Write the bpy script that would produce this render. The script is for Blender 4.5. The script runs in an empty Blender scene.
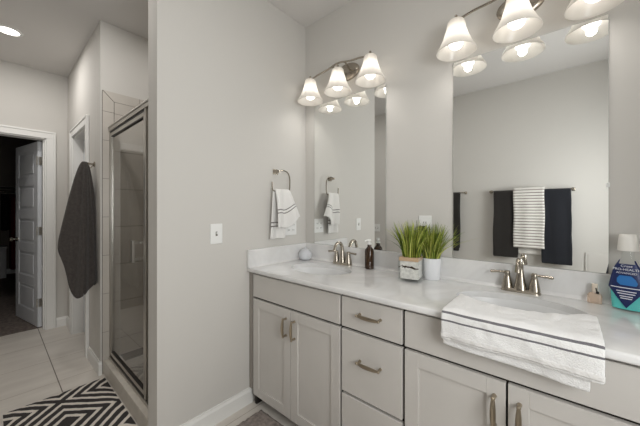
import bpy, bmesh, math, random
from mathutils import Vector, Matrix, noise
random.seed(7)
PI = math.pi
scene = bpy.context.scene
C = scene.collection

# ---------------------------------------------------------------- camera, world, exposure
CAM = Vector((1.62, -1.69, 1.30))
F_PX = 284.4
TH = math.radians(49.07)
cam_d = bpy.data.cameras.new('camera'); cam = bpy.data.objects.new('camera', cam_d); C.objects.link(cam)
cam_d.sensor_width = 36; cam_d.lens = F_PX / 640 * 36
cam_d.shift_y = -3.0 / 640
cam_d.clip_start = 0.02
fw = Vector((-math.cos(TH), math.sin(TH), 0))
cam.location = CAM
cam.rotation_euler = fw.to_track_quat('-Z', 'Y').to_euler()
scene.camera = cam
w = bpy.data.worlds.new('world'); scene.world = w; w.use_nodes = True
w.node_tree.nodes['Background'].inputs[0].default_value = (0.75, 0.8, 0.9, 1)
w.node_tree.nodes['Background'].inputs[1].default_value = 0.3
vs = scene.view_settings
vs.view_transform = 'Standard'; vs.look = 'None'; vs.gamma = 1; vs.use_curve_mapping = False
vs.exposure = 0.0
BULB = 5.0        # emission of the vanity bulbs
CAN_AND_FILL_SPOTS = [(-1.90, -1.60, 7.5), (1.0, -1.20, 3.0), (-0.58, -1.38, 4.5), (-0.62, -0.50, 2.5)]   # x, y, watts of the recessed downlights; last three are added unseen fill
SPOT = 1.2         # watts of the downward throw of each vanity bulb
# added fill light behind a made-up window in the right-hand wall, beside the camera
WINDOW_FILL = 45.0
dl_ = bpy.data.lights.new('added_window_fill', 'AREA'); dl_.shape = 'RECTANGLE'; dl_.size = 0.95; dl_.size_y = 1.35
dl_.energy = WINDOW_FILL; dl_.color = (1.0, 0.995, 0.985)
dlo = bpy.data.objects.new('added_window_fill', dl_); C.objects.link(dlo)
dlo.location = (2.46, -1.45, 1.48); dlo.rotation_euler = (0, math.radians(90), 0)

# ---------------------------------------------------------------- materials
def srgb(r, g, b):
    f = lambda c: (c/255/12.92) if c/255 <= 0.04045 else ((c/255+0.055)/1.055)**2.4
    return (f(r), f(g), f(b), 1)
def mat(name, col, rough=0.5, metal=0.0, bump=0.0, bscale=200, var=0.0, vscale=3, trans=0, emit=None, estr=0, coat=0, ior=1.45, sheen=0):
    m = bpy.data.materials.new(name); m.use_nodes = True
    nt = m.node_tree; b = nt.nodes['Principled BSDF']
    b.inputs['Base Color'].default_value = col
    b.inputs['Roughness'].default_value = rough; b.inputs['Metallic'].default_value = metal
    b.inputs['Transmission Weight'].default_value = trans; b.inputs['IOR'].default_value = ior
    b.inputs['Coat Weight'].default_value = coat
    b.inputs['Sheen Weight'].default_value = sheen
    if emit: b.inputs['Emission Color'].default_value = emit; b.inputs['Emission Strength'].default_value = estr
    tc = nt.nodes.new('ShaderNodeTexCoord')
    if var:
        n = nt.nodes.new('ShaderNodeTexNoise'); n.inputs['Scale'].default_value = vscale; n.inputs['Detail'].default_value = 5
        nt.links.new(tc.outputs['Object'], n.inputs['Vector'])
        r = nt.nodes.new('ShaderNodeValToRGB'); r.color_ramp.elements[0].position = 0.3; r.color_ramp.elements[1].position = 0.7
        r.color_ramp.elements[0].color = tuple(max(0, c*(1-var)) for c in col[:3])+(1,)
        r.color_ramp.elements[1].color = tuple(min(1, c*(1+var)) for c in col[:3])+(1,)
        nt.links.new(n.outputs['Fac'], r.inputs[0]); nt.links.new(r.outputs[0], b.inputs['Base Color'])
    if bump:
        n = nt.nodes.new('ShaderNodeTexNoise'); n.inputs['Scale'].default_value = bscale; n.inputs['Detail'].default_value = 3
        nt.links.new(tc.outputs['Object'], n.inputs['Vector'])
        k = nt.nodes.new('ShaderNodeBump'); k.inputs['Strength'].default_value = bump; k.inputs['Distance'].default_value = 0.004
        nt.links.new(n.outputs['Fac'], k.inputs['Height']); nt.links.new(k.outputs[0], b.inputs['Normal'])
    return m
WALLC = srgb(206, 203, 198)
M = {}
M['wall'] = mat('wall_paint', WALLC, 0.85, bump=0.08, bscale=350)
M['ceiling'] = mat('ceiling_paint', srgb(212, 209, 206), 0.9, bump=0.15, bscale=120)
M['trim'] = mat('white_trim_paint', srgb(232, 231, 228), 0.4)
M['door'] = mat('white_door_paint', srgb(214, 216, 220), 0.4)
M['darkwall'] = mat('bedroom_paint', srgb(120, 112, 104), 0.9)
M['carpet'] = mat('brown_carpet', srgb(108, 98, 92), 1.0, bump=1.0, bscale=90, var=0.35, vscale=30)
M['cabinet'] = mat('cabinet_paint', srgb(202, 198, 193), 0.42, var=0.012, vscale=8)
M['cabinet_dark'] = mat('cabinet_inner', srgb(40, 35, 30), 0.7)
M['filler'] = mat('filler_paint', srgb(150, 144, 137), 0.5)
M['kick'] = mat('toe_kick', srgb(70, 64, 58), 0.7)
M['ceramic'] = mat('white_ceramic', srgb(226, 226, 226), 0.3)
M['nickel'] = mat('brushed_nickel', srgb(172, 164, 152), 0.24, metal=1.0)
M['bronze'] = mat('brushed_bronze_nickel', srgb(172, 160, 142), 0.28, metal=1.0)
M['chrome'] = mat('satin_shower_metal', srgb(186, 182, 175), 0.32, metal=1.0)
M['gasket'] = mat('black_gasket', srgb(40, 36, 33), 0.5)
M['black'] = mat('black_plastic', srgb(22, 21, 20), 0.4)
M['plate'] = mat('white_plastic_plate', srgb(236, 236, 234), 0.3)
M['grout'] = mat('grey_grout', srgb(112, 106, 100), 0.9)
M['tile'] = mat('warm_grey_tile', srgb(196, 190, 182), 0.25, var=0.05, vscale=5)
M['curb'] = mat('curb_tile', srgb(208, 201, 191), 0.3, var=0.08, vscale=14)
M['pan'] = mat('shower_pan', srgb(205, 202, 197), 0.35)
M['white_towel'] = None
M['grey_towel'] = mat('charcoal_terry', srgb(70, 65, 62), 1.0, bump=1.0, bscale=220, var=0.2, vscale=60, sheen=0.1)
M['brown_towel'] = mat('dark_brown_terry', srgb(44, 41, 39), 1.0, bump=1.0, bscale=300, sheen=0.1)
M['navy_towel'] = mat('black_navy_terry', srgb(32, 34, 40), 1.0, bump=1.0, bscale=300, sheen=0.1)
M['rug'] = mat('grey_shag', srgb(142, 132, 126), 1.0, bump=1.0, bscale=80, var=0.28, vscale=45)
M['amber'] = mat('amber_glass', srgb(66, 46, 32), 0.08, trans=0.3, ior=1.45)
M['soil'] = mat('dark_soil', srgb(60, 48, 34), 1.0, bump=1, bscale=120)
M['sand'] = mat('tan_sand', srgb(205, 172, 140), 0.9, bump=0.8, bscale=150)
M['gravel'] = mat('pale_gravel', srgb(222, 218, 212), 0.7, bump=1, bscale=60, var=0.15, vscale=70)
M['twig'] = mat('dark_twig', srgb(62, 44, 30), 0.9)
M['whitepot'] = mat('white_pot_glaze', srgb(226, 227, 230), 0.4)
M['label_navy'] = mat('navy_label', srgb(24, 40, 92), 0.35)
M['label_blue'] = mat('blue_label_print', srgb(50, 120, 190), 0.35)
M['label_text'] = mat('white_label_print', srgb(235, 238, 245), 0.5)
M['teal'] = mat('teal_mouthwash', srgb(96, 208, 204), 0.1, ior=1.33)
M['cap'] = mat('ribbed_white_cap', srgb(235, 232, 226), 0.4)
M['perfume'] = mat('pale_perfume', srgb(248, 228, 210), 0.08, trans=0.7, ior=1.36)
M['red'] = mat('dark_red_fabric', srgb(110, 18, 30), 0.9)
M['darkcloth'] = mat('black_fabric', srgb(26, 24, 28), 0.95)
M['whitecloth'] = mat('white_box_card', srgb(200, 200, 200), 0.8)
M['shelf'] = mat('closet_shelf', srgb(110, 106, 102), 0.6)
M['frost'] = mat('frosted_white_jar', srgb(236, 238, 242), 0.35, trans=0.35, bump=0.6, bscale=60)
M['perfume_cap'] = mat('pale_gold_cap', srgb(226, 212, 196), 0.2)
M['mirror'] = mat('mirror_silver', (0.90, 0.91, 0.90, 1), 0.0, metal=1.0)
M['mirror_edge'] = mat('mirror_edge', srgb(185, 186, 182), 0.4, metal=0.2)

def thin_glass(name, tint=(0.96, 0.98, 0.97, 1), ior=1.5, rough=0.0):
    m = bpy.data.materials.new(name); m.use_nodes = True; nt = m.node_tree
    for n in list(nt.nodes):
        if n.type != 'OUTPUT_MATERIAL': nt.nodes.remove(n)
    out = nt.nodes['Material Output']
    t = nt.nodes.new('ShaderNodeBsdfTransparent'); t.inputs[0].default_value = tint
    g = nt.nodes.new('ShaderNodeBsdfGlossy'); g.inputs['Roughness'].default_value = rough
    f = nt.nodes.new('ShaderNodeFresnel'); f.inputs[0].default_value = ior
    x = nt.nodes.new('ShaderNodeMixShader')
    ge = nt.nodes.new('ShaderNodeNewGeometry'); mu = nt.nodes.new('ShaderNodeMath'); mu.operation = 'SUBTRACT'; mu.use_clamp = True
    nt.links.new(f.outputs[0], mu.inputs[0]); nt.links.new(ge.outputs['Backfacing'], mu.inputs[1])
    nt.links.new(mu.outputs[0], x.inputs[0]); nt.links.new(t.outputs[0], x.inputs[1]); nt.links.new(g.outputs[0], x.inputs[2])
    nt.links.new(x.outputs[0], out.inputs[0])
    return m
M['shower_glass'] = thin_glass('shower_glass', (0.90, 0.90, 0.89, 1), 1.5)
M['clear'] = thin_glass('clear_glass', (0.975, 0.985, 0.985, 1), 1.45)
M['pane'] = M['clear']

def shade_mat():
    m = bpy.data.materials.new('frosted_shade_glass'); m.use_nodes = True; nt = m.node_tree
    for n in list(nt.nodes):
        if n.type != 'OUTPUT_MATERIAL': nt.nodes.remove(n)
    out = nt.nodes['Material Output']
    t = nt.nodes.new('ShaderNodeBsdfTranslucent'); t.inputs[0].default_value = (0.93, 0.91, 0.88, 1)
    d = nt.nodes.new('ShaderNodeBsdfDiffuse'); d.inputs[0].default_value = (0.88, 0.85, 0.80, 1)
    x = nt.nodes.new('ShaderNodeMixShader'); x.inputs[0].default_value = 0.30
    nt.links.new(t.outputs[0], x.inputs[1]); nt.links.new(d.outputs[0], x.inputs[2])
    g = nt.nodes.new('ShaderNodeBsdfGlossy'); g.inputs['Roughness'].default_value = 0.25
    y = nt.nodes.new('ShaderNodeMixShader'); y.inputs[0].default_value = 0.05
    nt.links.new(x.outputs[0], y.inputs[1]); nt.links.new(g.outputs[0], y.inputs[2])
    nt.links.new(y.outputs[0], out.inputs[0])
    return m
M['shade'] = shade_mat()
def emit_mat(name, col, s):
    m = bpy.data.materials.new(name); m.use_nodes = True; nt = m.node_tree
    b = nt.nodes['Principled BSDF']; b.inputs['Base Color'].default_value = (0.9, 0.9, 0.9, 1)
    b.inputs['Emission Color'].default_value = col; b.inputs['Emission Strength'].default_value = s
    return m
M['bulb'] = emit_mat('lit_bulb', (1.0, 0.97, 0.93, 1), BULB)
M['lens'] = emit_mat('lit_downlight_lens', (1.0, 0.97, 0.93, 1), 8.0)

def marble():
    m = mat('white_marble_top', srgb(224, 224, 224), 0.14, coat=0.3)
    nt = m.node_tree; b = nt.nodes['Principled BSDF']
    tc = nt.nodes.new('ShaderNodeTexCoord'); n = nt.nodes.new('ShaderNodeTexNoise')
    n.inputs['Scale'].default_value = 2.6; n.inputs['Detail'].default_value = 7; n.inputs['Distortion'].default_value = 1.6
    nt.links.new(tc.outputs['Object'], n.inputs['Vector'])
    r = nt.nodes.new('ShaderNodeValToRGB')
    e = r.color_ramp.elements; e[0].position = 0.40; e[0].color = srgb(226, 226, 226); e[1].position = 0.62; e[1].color = srgb(230, 229, 228)
    k = r.color_ramp.elements.new(0.5); k.color = srgb(219, 218, 217)
    nt.links.new(n.outputs['Fac'], r.inputs[0]); nt.links.new(r.outputs[0], b.inputs['Base Color'])
    return m
M['marble'] = marble()

def math_node(nt, op, a, b=None, c=None):
    n = nt.nodes.new('ShaderNodeMath'); n.operation = op
    for i, v in enumerate((a, b, c)):
        if v is None: continue
        if isinstance(v, (int, float)): n.inputs[i].default_value = v
        else: nt.links.new(v, n.inputs[i])
    return n.outputs[0]

def floor_tile():
    m = mat('floor_tile', srgb(192, 181, 170), 0.32); nt = m.node_tree; b = nt.nodes['Principled BSDF']
    tc = nt.nodes.new('ShaderNodeTexCoord'); s = nt.nodes.new('ShaderNodeSeparateXYZ'); nt.links.new(tc.outputs['Object'], s.inputs[0])
    S = 0.455
    px = math_node(nt, 'PINGPONG', math_node(nt, 'ADD', s.outputs[0], 1.75), S/2) # 0 on a joint
    py = math_node(nt, 'PINGPONG', math_node(nt, 'ADD', s.outputs[1], 1.36), S/2)
    gx = math_node(nt, 'LESS_THAN', px, 0.0022); gy = math_node(nt, 'LESS_THAN', py, 0.0032)
    mp = nt.nodes.new('ShaderNodeMapping'); mp.inputs['Scale'].default_value = (7, 1.6, 1)
    nt.links.new(tc.outputs['Object'], mp.inputs[0])
    n = nt.nodes.new('ShaderNodeTexNoise'); n.inputs['Scale'].default_value = 1.6; n.inputs['Detail'].default_value = 6
    nt.links.new(mp.outputs[0], n.inputs['Vector'])
    r = nt.nodes.new('ShaderNodeValToRGB'); r.color_ramp.elements[0].position = .3; r.color_ramp.elements[1].position = .7
    r.color_ramp.elements[0].color = srgb(206, 199, 191); r.color_ramp.elements[1].color = srgb(222, 216, 208)
    nt.links.new(n.outputs['Fac'], r.inputs[0])
    mx = nt.nodes.new('ShaderNodeMix'); mx.data_type = 'RGBA'; mx.inputs['B'].default_value = srgb(168, 156, 144)
    nt.links.new(gx, mx.inputs['Factor']); nt.links.new(r.outputs[0], mx.inputs['A'])
    my = nt.nodes.new('ShaderNodeMix'); my.data_type = 'RGBA'; my.inputs['B'].default_value = srgb(112, 102, 92)
    nt.links.new(gy, my.inputs['Factor']); nt.links.new(mx.outputs['Result'], my.inputs['A'])
    nt.links.new(my.outputs['Result'], b.inputs['Base Color'])
    return m
M['floor'] = floor_tile()

def diamond_rug():
    m = mat('diamond_rug', (0.1, 0.1, 0.1, 1), 1.0, bump=1.0, bscale=160); nt = m.node_tree; b = nt.nodes['Principled BSDF']
    tc = nt.nodes.new('ShaderNodeTexCoord'); s = nt.nodes.new('ShaderNodeSeparateXYZ')
    # slight wobble of the woven lines
    n = nt.nodes.new('ShaderNodeTexNoise'); n.inputs['Scale'].default_value = 22
    nt.links.new(tc.outputs['Object'], n.inputs['Vector'])
    va = nt.nodes.new('ShaderNodeVectorMath'); va.operation = 'MULTIPLY_ADD'
    nt.links.new(n.outputs['Color'], va.inputs[0]); va.inputs[1].default_value = (0.012,)*3; nt.links.new(tc.outputs['Object'], va.inputs[2])
    nt.links.new(va.outputs[0], s.inputs[0])
    P = 0.275
    cx, cy = -0.66-0.006, -1.375-0.006
    dx = math_node(nt, 'PINGPONG', math_node(nt, 'SUBTRACT', s.outputs[0], cx), P)
    dy = math_node(nt, 'PINGPONG', math_node(nt, 'SUBTRACT', s.outputs[1], cy), P)
    d = math_node(nt, 'PINGPONG', math_node(nt, 'ADD', dx, dy), P)   # 0 at diamond centres, P on the lattice lines
    q = math_node(nt, 'SUBTRACT', P, d)
    ph = math_node(nt, 'MODULO', q, 0.080)
    wht = math_node(nt, 'MULTIPLY', math_node(nt, 'MULTIPLY', math_node(nt, 'GREATER_THAN', ph, 0.024), math_node(nt, 'LESS_THAN', ph, 0.055)), math_node(nt, 'LESS_THAN', q, 0.25))
    mx = nt.nodes.new('ShaderNodeMix'); mx.data_type = 'RGBA'
    mx.inputs['A'].default_value = srgb(58, 54, 54); mx.inputs['B'].default_value = srgb(222, 214, 204)
    nt.links.new(wht, mx.inputs['Factor']); nt.links.new(mx.outputs['Result'], b.inputs['Base Color'])
    return m
M['diamond_rug'] = diamond_rug()

def striped_towel(name, base, stripe, bands, axis=1):
    m = mat(name, base, 1.0, bump=1.0, bscale=260, sheen=0.2); nt = m.node_tree; b = nt.nodes['Principled BSDF']
    uv = nt.nodes.new('ShaderNodeUVMap'); s = nt.nodes.new('ShaderNodeSeparateXYZ'); nt.links.new(uv.outputs[0], s.inputs[0])
    acc = None
    for lo, hi in bands:
        k = math_node(nt, 'MULTIPLY', math_node(nt, 'GREATER_THAN', s.outputs[axis], lo), math_node(nt, 'LESS_THAN', s.outputs[axis], hi))
        acc = k if acc is None else math_node(nt, 'MAXIMUM', acc, k)
    mx = nt.nodes.new('ShaderNodeMix'); mx.data_type = 'RGBA'; mx.inputs['A'].default_value = base; mx.inputs['B'].default_value = stripe
    nt.links.new(acc, mx.inputs['Factor']); nt.links.new(mx.outputs['Result'], b.inputs['Base Color'])
    return m

def grass_mat():
    m = mat('grass_blades', srgb(120, 150, 50), 0.5); nt = m.node_tree; b = nt.nodes['Principled BSDF']
    g = nt.nodes.new('ShaderNodeNewGeometry'); r = nt.nodes.new('ShaderNodeValToRGB')
    e = r.color_ramp.elements; e[0].color = srgb(62, 84, 22); e[1].color = srgb(206, 206, 110)
    k = e.new(0.55); k.color = srgb(132, 148, 48)
    nt.links.new(g.outputs['Random Per Island'], r.inputs[0]); nt.links.new(r.outputs[0], b.inputs['Base Color'])
    return m
M['grass'] = grass_mat()

# ---------------------------------------------------------------- helpers
def wloc(o):
    v = Vector((0, 0, 0))
    while o is not None: v += o.location; o = o.parent
    return v
class MB:
    def __init__(s): s.v = []; s.f = []; s.uv = None
    def box(s, x0, x1, y0, y1, z0, z1):
        n = len(s.v)
        s.v += [(x0,y0,z0),(x1,y0,z0),(x1,y1,z0),(x0,y1,z0),(x0,y0,z1),(x1,y0,z1),(x1,y1,z1),(x0,y1,z1)]
        s.f += [tuple(n+i for i in q) for q in ((0,3,2,1),(4,5,6,7),(0,1,5,4),(1,2,6,5),(2,3,7,6),(3,0,4,7))]
        return s
    def prism(s, poly, h, axis='z', base=0.0):
        """poly: 2d points; extruded from base to base+h along axis"""
        n = len(s.v); k = len(poly)
        for t in (base, base+h):
            for a, b in poly:
                s.v.append({'z': (a, b, t), 'x': (t, a, b), 'y': (a, t, b)}[axis])
        s.f.append(tuple(n+i for i in reversed(range(k)))); s.f.append(tuple(n+k+i for i in range(k)))
        for i in range(k): j = (i+1) % k; s.f.append((n+i, n+j, n+k+j, n+k+i))
        return s
    def rings(s, rings, closed=True, cap0=True, cap1=True):
        n = len(s.v); k = len(rings[0])
        for r in rings: s.v += [tuple(p) for p in r]
        for a in range(len(rings)-1):
            for i in range(k if closed else k-1):
                j = (i+1) % k
                s.f.append((n+a*k+i, n+a*k+j, n+(a+1)*k+j, n+(a+1)*k+i))
        if cap0: s.f.append(tuple(n+i for i in reversed(range(k))))
        if cap1: s.f.append(tuple(n+(len(rings)-1)*k+i for i in range(k)))
        return s
    def lathe(s, prof, c, seg=32, sx=1, sy=1, axis='z', cap0=True, cap1=True, sq=None):
        R = []
        for r, h in prof:
            ring = []
            for i in range(seg):
                a = 2*PI*i/seg; ca, sa = math.cos(a), math.sin(a)
                if sq: ca = math.copysign(abs(ca)**sq, ca); sa = math.copysign(abs(sa)**sq, sa)
                p = {'z': (r*sx*ca, r*sy*sa, h), 'y': (r*sx*ca, h, r*sy*sa), 'x': (h, r*sx*ca, r*sy*sa)}[axis]
                ring.append((c[0]+p[0], c[1]+p[1], c[2]+p[2]))
            R.append(ring)
        return s.rings(R, True, cap0, cap1)
    def tube(s, pts, rad, seg=10, flat=1.0, up=Vector((0, 0, 1))):
        pts = [Vector(p) for p in pts]; R = []
        for i, p in enumerate(pts):
            t = (pts[min(i+1, len(pts)-1)] - pts[max(i-1, 0)]).normalized()
            u = up if abs(t.dot(up)) < 0.95 else Vector((1, 0, 0))
            a = t.cross(u).normalized(); b = a.cross(t).normalized()
            r = rad[i] if isinstance(rad, (list, tuple)) else rad
            R.append([p + a*math.cos(2*PI*k/seg)*r + b*math.sin(2*PI*k/seg)*r*flat for k in range(seg)])
        return s.rings(R)
    def sphere(s, c, r, sz=1.0, seg=20):
        prof = [(max(1e-4, r*math.sin(PI*i/12)), -r*sz*math.cos(PI*i/12)) for i in range(13)]
        return s.lathe(prof, c, seg)
    def build(s, name, m, parent=None, bevel=0, bseg=2, smooth=False, origin=None, local=False, solid=0, auto=35):
        me = bpy.data.meshes.new(name)
        off = Vector((0, 0, 0)) if local else (wloc(parent) if parent else Vector(origin or (0, 0, 0)))
        me.from_pydata([tuple(Vector(p)-off) for p in s.v], [], s.f)
        if s.uv:
            ul = me.uv_layers.new(name='UVMap')
            for l in me.loops: ul.data[l.index].uv = s.uv[l.vertex_index]
        bm = bmesh.new(); bm.from_mesh(me)
        bmesh.ops.recalc_face_normals(bm, faces=bm.faces)
        if bevel:
            es = [e for e in bm.edges if len(e.link_faces) == 2 and e.calc_face_angle(0) > math.radians(30)]
            bmesh.ops.bevel(bm, geom=es, offset=bevel, segments=bseg, affect='EDGES', profile=0.5, clamp_overlap=True)
        bm.to_mesh(me); bm.free()
        if smooth:
            for p in me.polygons: p.use_smooth = True
            try: me.set_sharp_from_angle(angle=math.radians(auto))
            except Exception: pass
        me.materials.append(m)
        o = bpy.data.objects.new(name, me); C.objects.link(o)
        if parent: o.parent = parent
        else: o.location = off
        if solid:
            md = o.modifiers.new('thickness', 'SOLIDIFY'); md.thickness = solid; md.offset = 0
        return o
def tag(o, label, cat, group=None):
    o['label'] = label; o['category'] = cat
    if group: o['group'] = group
    return o
def thing(name, loc, label, cat, group=None, rz=0):
    o = bpy.data.objects.new(name, None); C.objects.link(o); o.location = loc; o.rotation_euler = (0, 0, rz)
    o.empty_display_size = 0.05
    return tag(o, label, cat, group)
def struct(o, parent=None):
    o['kind'] = 'structure'; return o
def bx(name, m, b, bevel=0, parent=None): return MB().box(*b).build(name, m, parent, bevel=bevel)
def copy_tree(o, parent=None):
    c = o.copy(); C.objects.link(c)
    if parent: c.parent = parent
    for ch in [k for k in bpy.data.objects if k.parent == o]: copy_tree(ch, c)
    return c
def sheet(fn, nu, nv):
    m = MB(); m.uv = []
    for j in range(nv+1):
        for i in range(nu+1):
            u, v = i/nu, j/nv; m.v.append(tuple(fn(u, v))); m.uv.append((u, v))
    for j in range(nv):
        for i in range(nu):
            a = j*(nu+1)+i; m.f.append((a, a+1, a+nu+2, a+nu+1))
    return m
def cloth(name, fn, nu, nv, m, parent=None, thick=0.008, sub=True, origin=None):
    o = sheet(fn, nu, nv).build(name, m, parent, smooth=True, origin=origin, auto=180)
    md = o.modifiers.new('thickness', 'SOLIDIFY'); md.thickness = thick; md.offset = 0
    if sub: s2 = o.modifiers.new('soft', 'SUBSURF'); s2.levels = 1; s2.render_levels = 1
    return o

# ---------------------------------------------------------------- room shell
ZC = 2.80
XF = -2.65           # far wall face
YB = -2.33           # back wall face
YP = -1.13           # face of the wall with the towel hook
struct(bx('floor', M['floor'], (-2.77, 2.42, -2.45, 0.12, -0.08, 0.0)))
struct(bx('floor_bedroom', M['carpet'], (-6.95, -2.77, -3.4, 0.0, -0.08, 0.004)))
struct(bx('ceiling', M['ceiling'], (-6.95, 2.42, -3.5, 0.12, ZC, ZC+0.1)))
struct(bx('wall_mirror_side', M['wall'], (-1.28, 2.42, 0.0, 0.12, 0, ZC)))
struct(bx('wall_partition', M['wall'], (-0.13, 0.0, -1.124, 0.0, 0, ZC), bevel=0.002))
wy0, wy1, wz0, wz1 = -1.95, -0.95, 0.85, 2.25
struct(MB().box(2.30, 2.42, -2.45, wy0, 0, ZC).box(2.30, 2.42, wy1, 0.0, 0, ZC).box(2.30, 2.42, wy0, wy1, 0, wz0).box(2.30, 2.42, wy0, wy1, wz1, ZC).build('wall_right', M['wall']))
added_win = bpy.data.objects.new('added_window_1', None); C.objects.link(added_win); added_win.location = (2.36, -1.45, wz0); added_win['kind'] = 'structure'  # made-up window out of view, added to let the fill light in
fm = MB().box(2.34, 2.38, wy0, wy0+0.04, wz0, wz1).box(2.34, 2.38, wy1-0.04, wy1, wz0, wz1).box(2.34, 2.38, wy0, wy1, wz0, wz0+0.04).box(2.34, 2.38, wy0, wy1, wz1-0.04, wz1).box(2.345, 2.375, wy0, wy1, (wz0+wz1)/2-0.018, (wz0+wz1)/2+0.018)
fm.build('added_window_frame', M['trim'], added_win)
MB().box(2.358, 2.362, wy0+0.04, wy1-0.04, wz0+0.04, wz1-0.04).build('added_window_pane', M['pane'], added_win)
MB().box(2.284, 2.30, wy0-0.075, wy0, wz0-0.075, wz1+0.075).box(2.284, 2.30, wy1, wy1+0.075, wz0-0.075, wz1+0.075).box(2.284, 2.30, wy0, wy1, wz1, wz1+0.075).box(2.27, 2.30, wy0, wy1, wz0-0.03, wz0).box(2.284, 2.30, wy0, wy1, wz0-0.075, wz0-0.03).build('added_window_casing', M['trim'], added_win, bevel=0.002)
struct(bx('wall_back', M['wall'], (-2.77, 2.30, -2.45, YB, 0, ZC)))
struct(bx('wall_shower_end', M['wall'], (-1.28, -1.16, YP, 0.0, 0, ZC), bevel=0.002))
# wall with the closed inner door
dx0, dx1, dz = -2.28, -1.63, 2.06
p = MB().box(XF, dx0, YP, YP+0.12, 0, ZC).box(dx1, -1.28, YP, YP+0.12, 0, ZC).box(dx0, dx1, YP, YP+0.12, dz, ZC)
struct(p.build('wall_hook_side', M['wall']))
# far wall with doorway
dy0, dy1, dzf = -2.04, -1.305, 2.075
p = MB().box(XF-0.12, XF, -2.45, dy0, 0, ZC).box(XF-0.12, XF, dy1, 0.0, 0, ZC).box(XF-0.12, XF, dy0, dy1, dzf, ZC)
struct(p.build('wall_far', M['wall']))
# small room behind the inner door and bedroom shell
struct(bx('wall_water_closet', M['wall'], (-2.65, -1.28, 0.0, 0.12, 0, ZC)))
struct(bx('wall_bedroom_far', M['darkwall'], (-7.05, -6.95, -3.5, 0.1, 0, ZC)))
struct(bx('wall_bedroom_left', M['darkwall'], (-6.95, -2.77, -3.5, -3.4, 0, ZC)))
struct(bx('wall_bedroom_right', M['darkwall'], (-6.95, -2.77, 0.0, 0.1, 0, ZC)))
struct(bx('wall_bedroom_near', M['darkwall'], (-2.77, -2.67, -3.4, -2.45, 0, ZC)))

def baseboard(name, x0, y0, x1, y1, nx, ny, h=0.105, t=0.014, m=None):
    """profile run from (x0,y0) to (x1,y1) standing out along (nx,ny)"""
    prof = [(0, 0), (t, 0), (t, h*0.78), (t*0.55, h*0.9), (t*0.45, h), (0, h)]
    R = [[(x+nx*a, y+ny*a, b) for a, b in prof] for x, y in ((x0, y0), (x1, y1))]
    return struct(MB().rings(R).build(name, m or M['trim'], bevel=0))
baseboard('baseboard_partition', 0, -1.124, 0, -0.535, 1, 0)
baseboard('baseboard_partition_end', -0.13, -1.124, 0.014, -1.124, 0, -1)
baseboard('baseboard_hook_side', dx1+0.075, YP, -1.16, YP, 0, -1)
baseboard('baseboard_hook_left', XF, YP, dx0-0.075, YP, 0, -1)
baseboard('baseboard_far', XF, dy1+0.08, XF, YP, 1, 0)
baseboard('baseboard_far_left', XF, -2.33, XF, dy0-0.08, 1, 0)
baseboard('baseboard_back', XF, YB, 2.3, YB, 0, 1)
baseboard('baseboard_right', 2.3, YB, 2.3, 0, -1, 0)
baseboard('baseboard_mirror_side', 1.90, 0, 2.3, 0, 0, -1)
baseboard('baseboard_bedroom', -6.95, -3.4, -6.95, 0, 1, 0)
# short return of baseboard on the corner next to the shower
baseboard('baseboard_shower_corner', -1.16, YP-0.014, -1.16, YP+0.008, 1, 0)

# casings ----------------------------------------------------
def casing_y(name, y0, y1, z1, x, w=0.075, t=0.016, back=False):
    s = -1 if back else 1
    m = MB()
    def seg(a0, a1, b0, b1):
        m.box(min(x, x+s*t), max(x, x+s*t), a0, a1, b0, b1)
    seg(y0-w, y0, 0, z1); seg(y1, y1+w, 0, z1); seg(y0-w, y1+w, z1, z1+w)
    m.box(x, x+s*(t+0.006), y0-w-0.001, y0-w+0.018, 0, z1+w-0.018).box(x, x+s*(t+0.006), y1+w-0.018, y1+w+0.001, 0, z1+w-0.018).box(x, x+s*(t+0.006), y0-w-0.001, y1+w+0.001, z1+w-0.018, z1+w+0.001)
    return struct(m.build(name, M['trim'], bevel=0.003))
casing_y('trim_1', dy0, dy1, dzf, XF)
casing_y('trim_2', dy0, dy1, dzf, XF-0.12, back=True)
jb = MB().box(XF-0.12, XF, dy1-0.012, dy1, 0, dzf).box(XF-0.12, XF, dy0, dy0+0.012, 0, dzf).box(XF-0.12, XF, dy0, dy1, dzf-0.012, dzf)
jb.box(XF-0.07, XF-0.03, dy1-0.024, dy1-0.012, 0, dzf-0.012).box(XF-0.07, XF-0.03, dy0+0.012, dy0+0.024, 0, dzf-0.012)
struct(jb.build('trim_3', M['trim'], bevel=0.001))
cw = 0.075
c2 = MB().box(dx0-cw, dx0, YP-0.018, YP, 0, dz).box(dx1, dx1+cw, YP-0.018, YP, 0, dz).box(dx0-cw, dx1+cw, YP-0.018, YP, dz, dz+cw)
c2.box(dx0-cw-0.001, dx0-cw+0.016, YP-0.024, YP, 0, dz+cw-0.016).box(dx1+cw-0.016, dx1+cw+0.001, YP-0.024, YP, 0, dz+cw-0.016).box(dx0-cw-0.001, dx1+cw+0.001, YP-0.024, YP, dz+cw-0.016, dz+cw+0.001)
struct(c2.build('trim_4', M['trim'], bevel=0.003))
j2 = MB().box(dx0, dx0+0.012, YP, YP+0.12, 0, dz).box(dx1-0.012, dx1, YP, YP+0.12, 0, dz).box(dx0, dx1, YP, YP+0.12, dz-0.012, dz)
struct(j2.build('trim_5', M['trim']))

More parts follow.
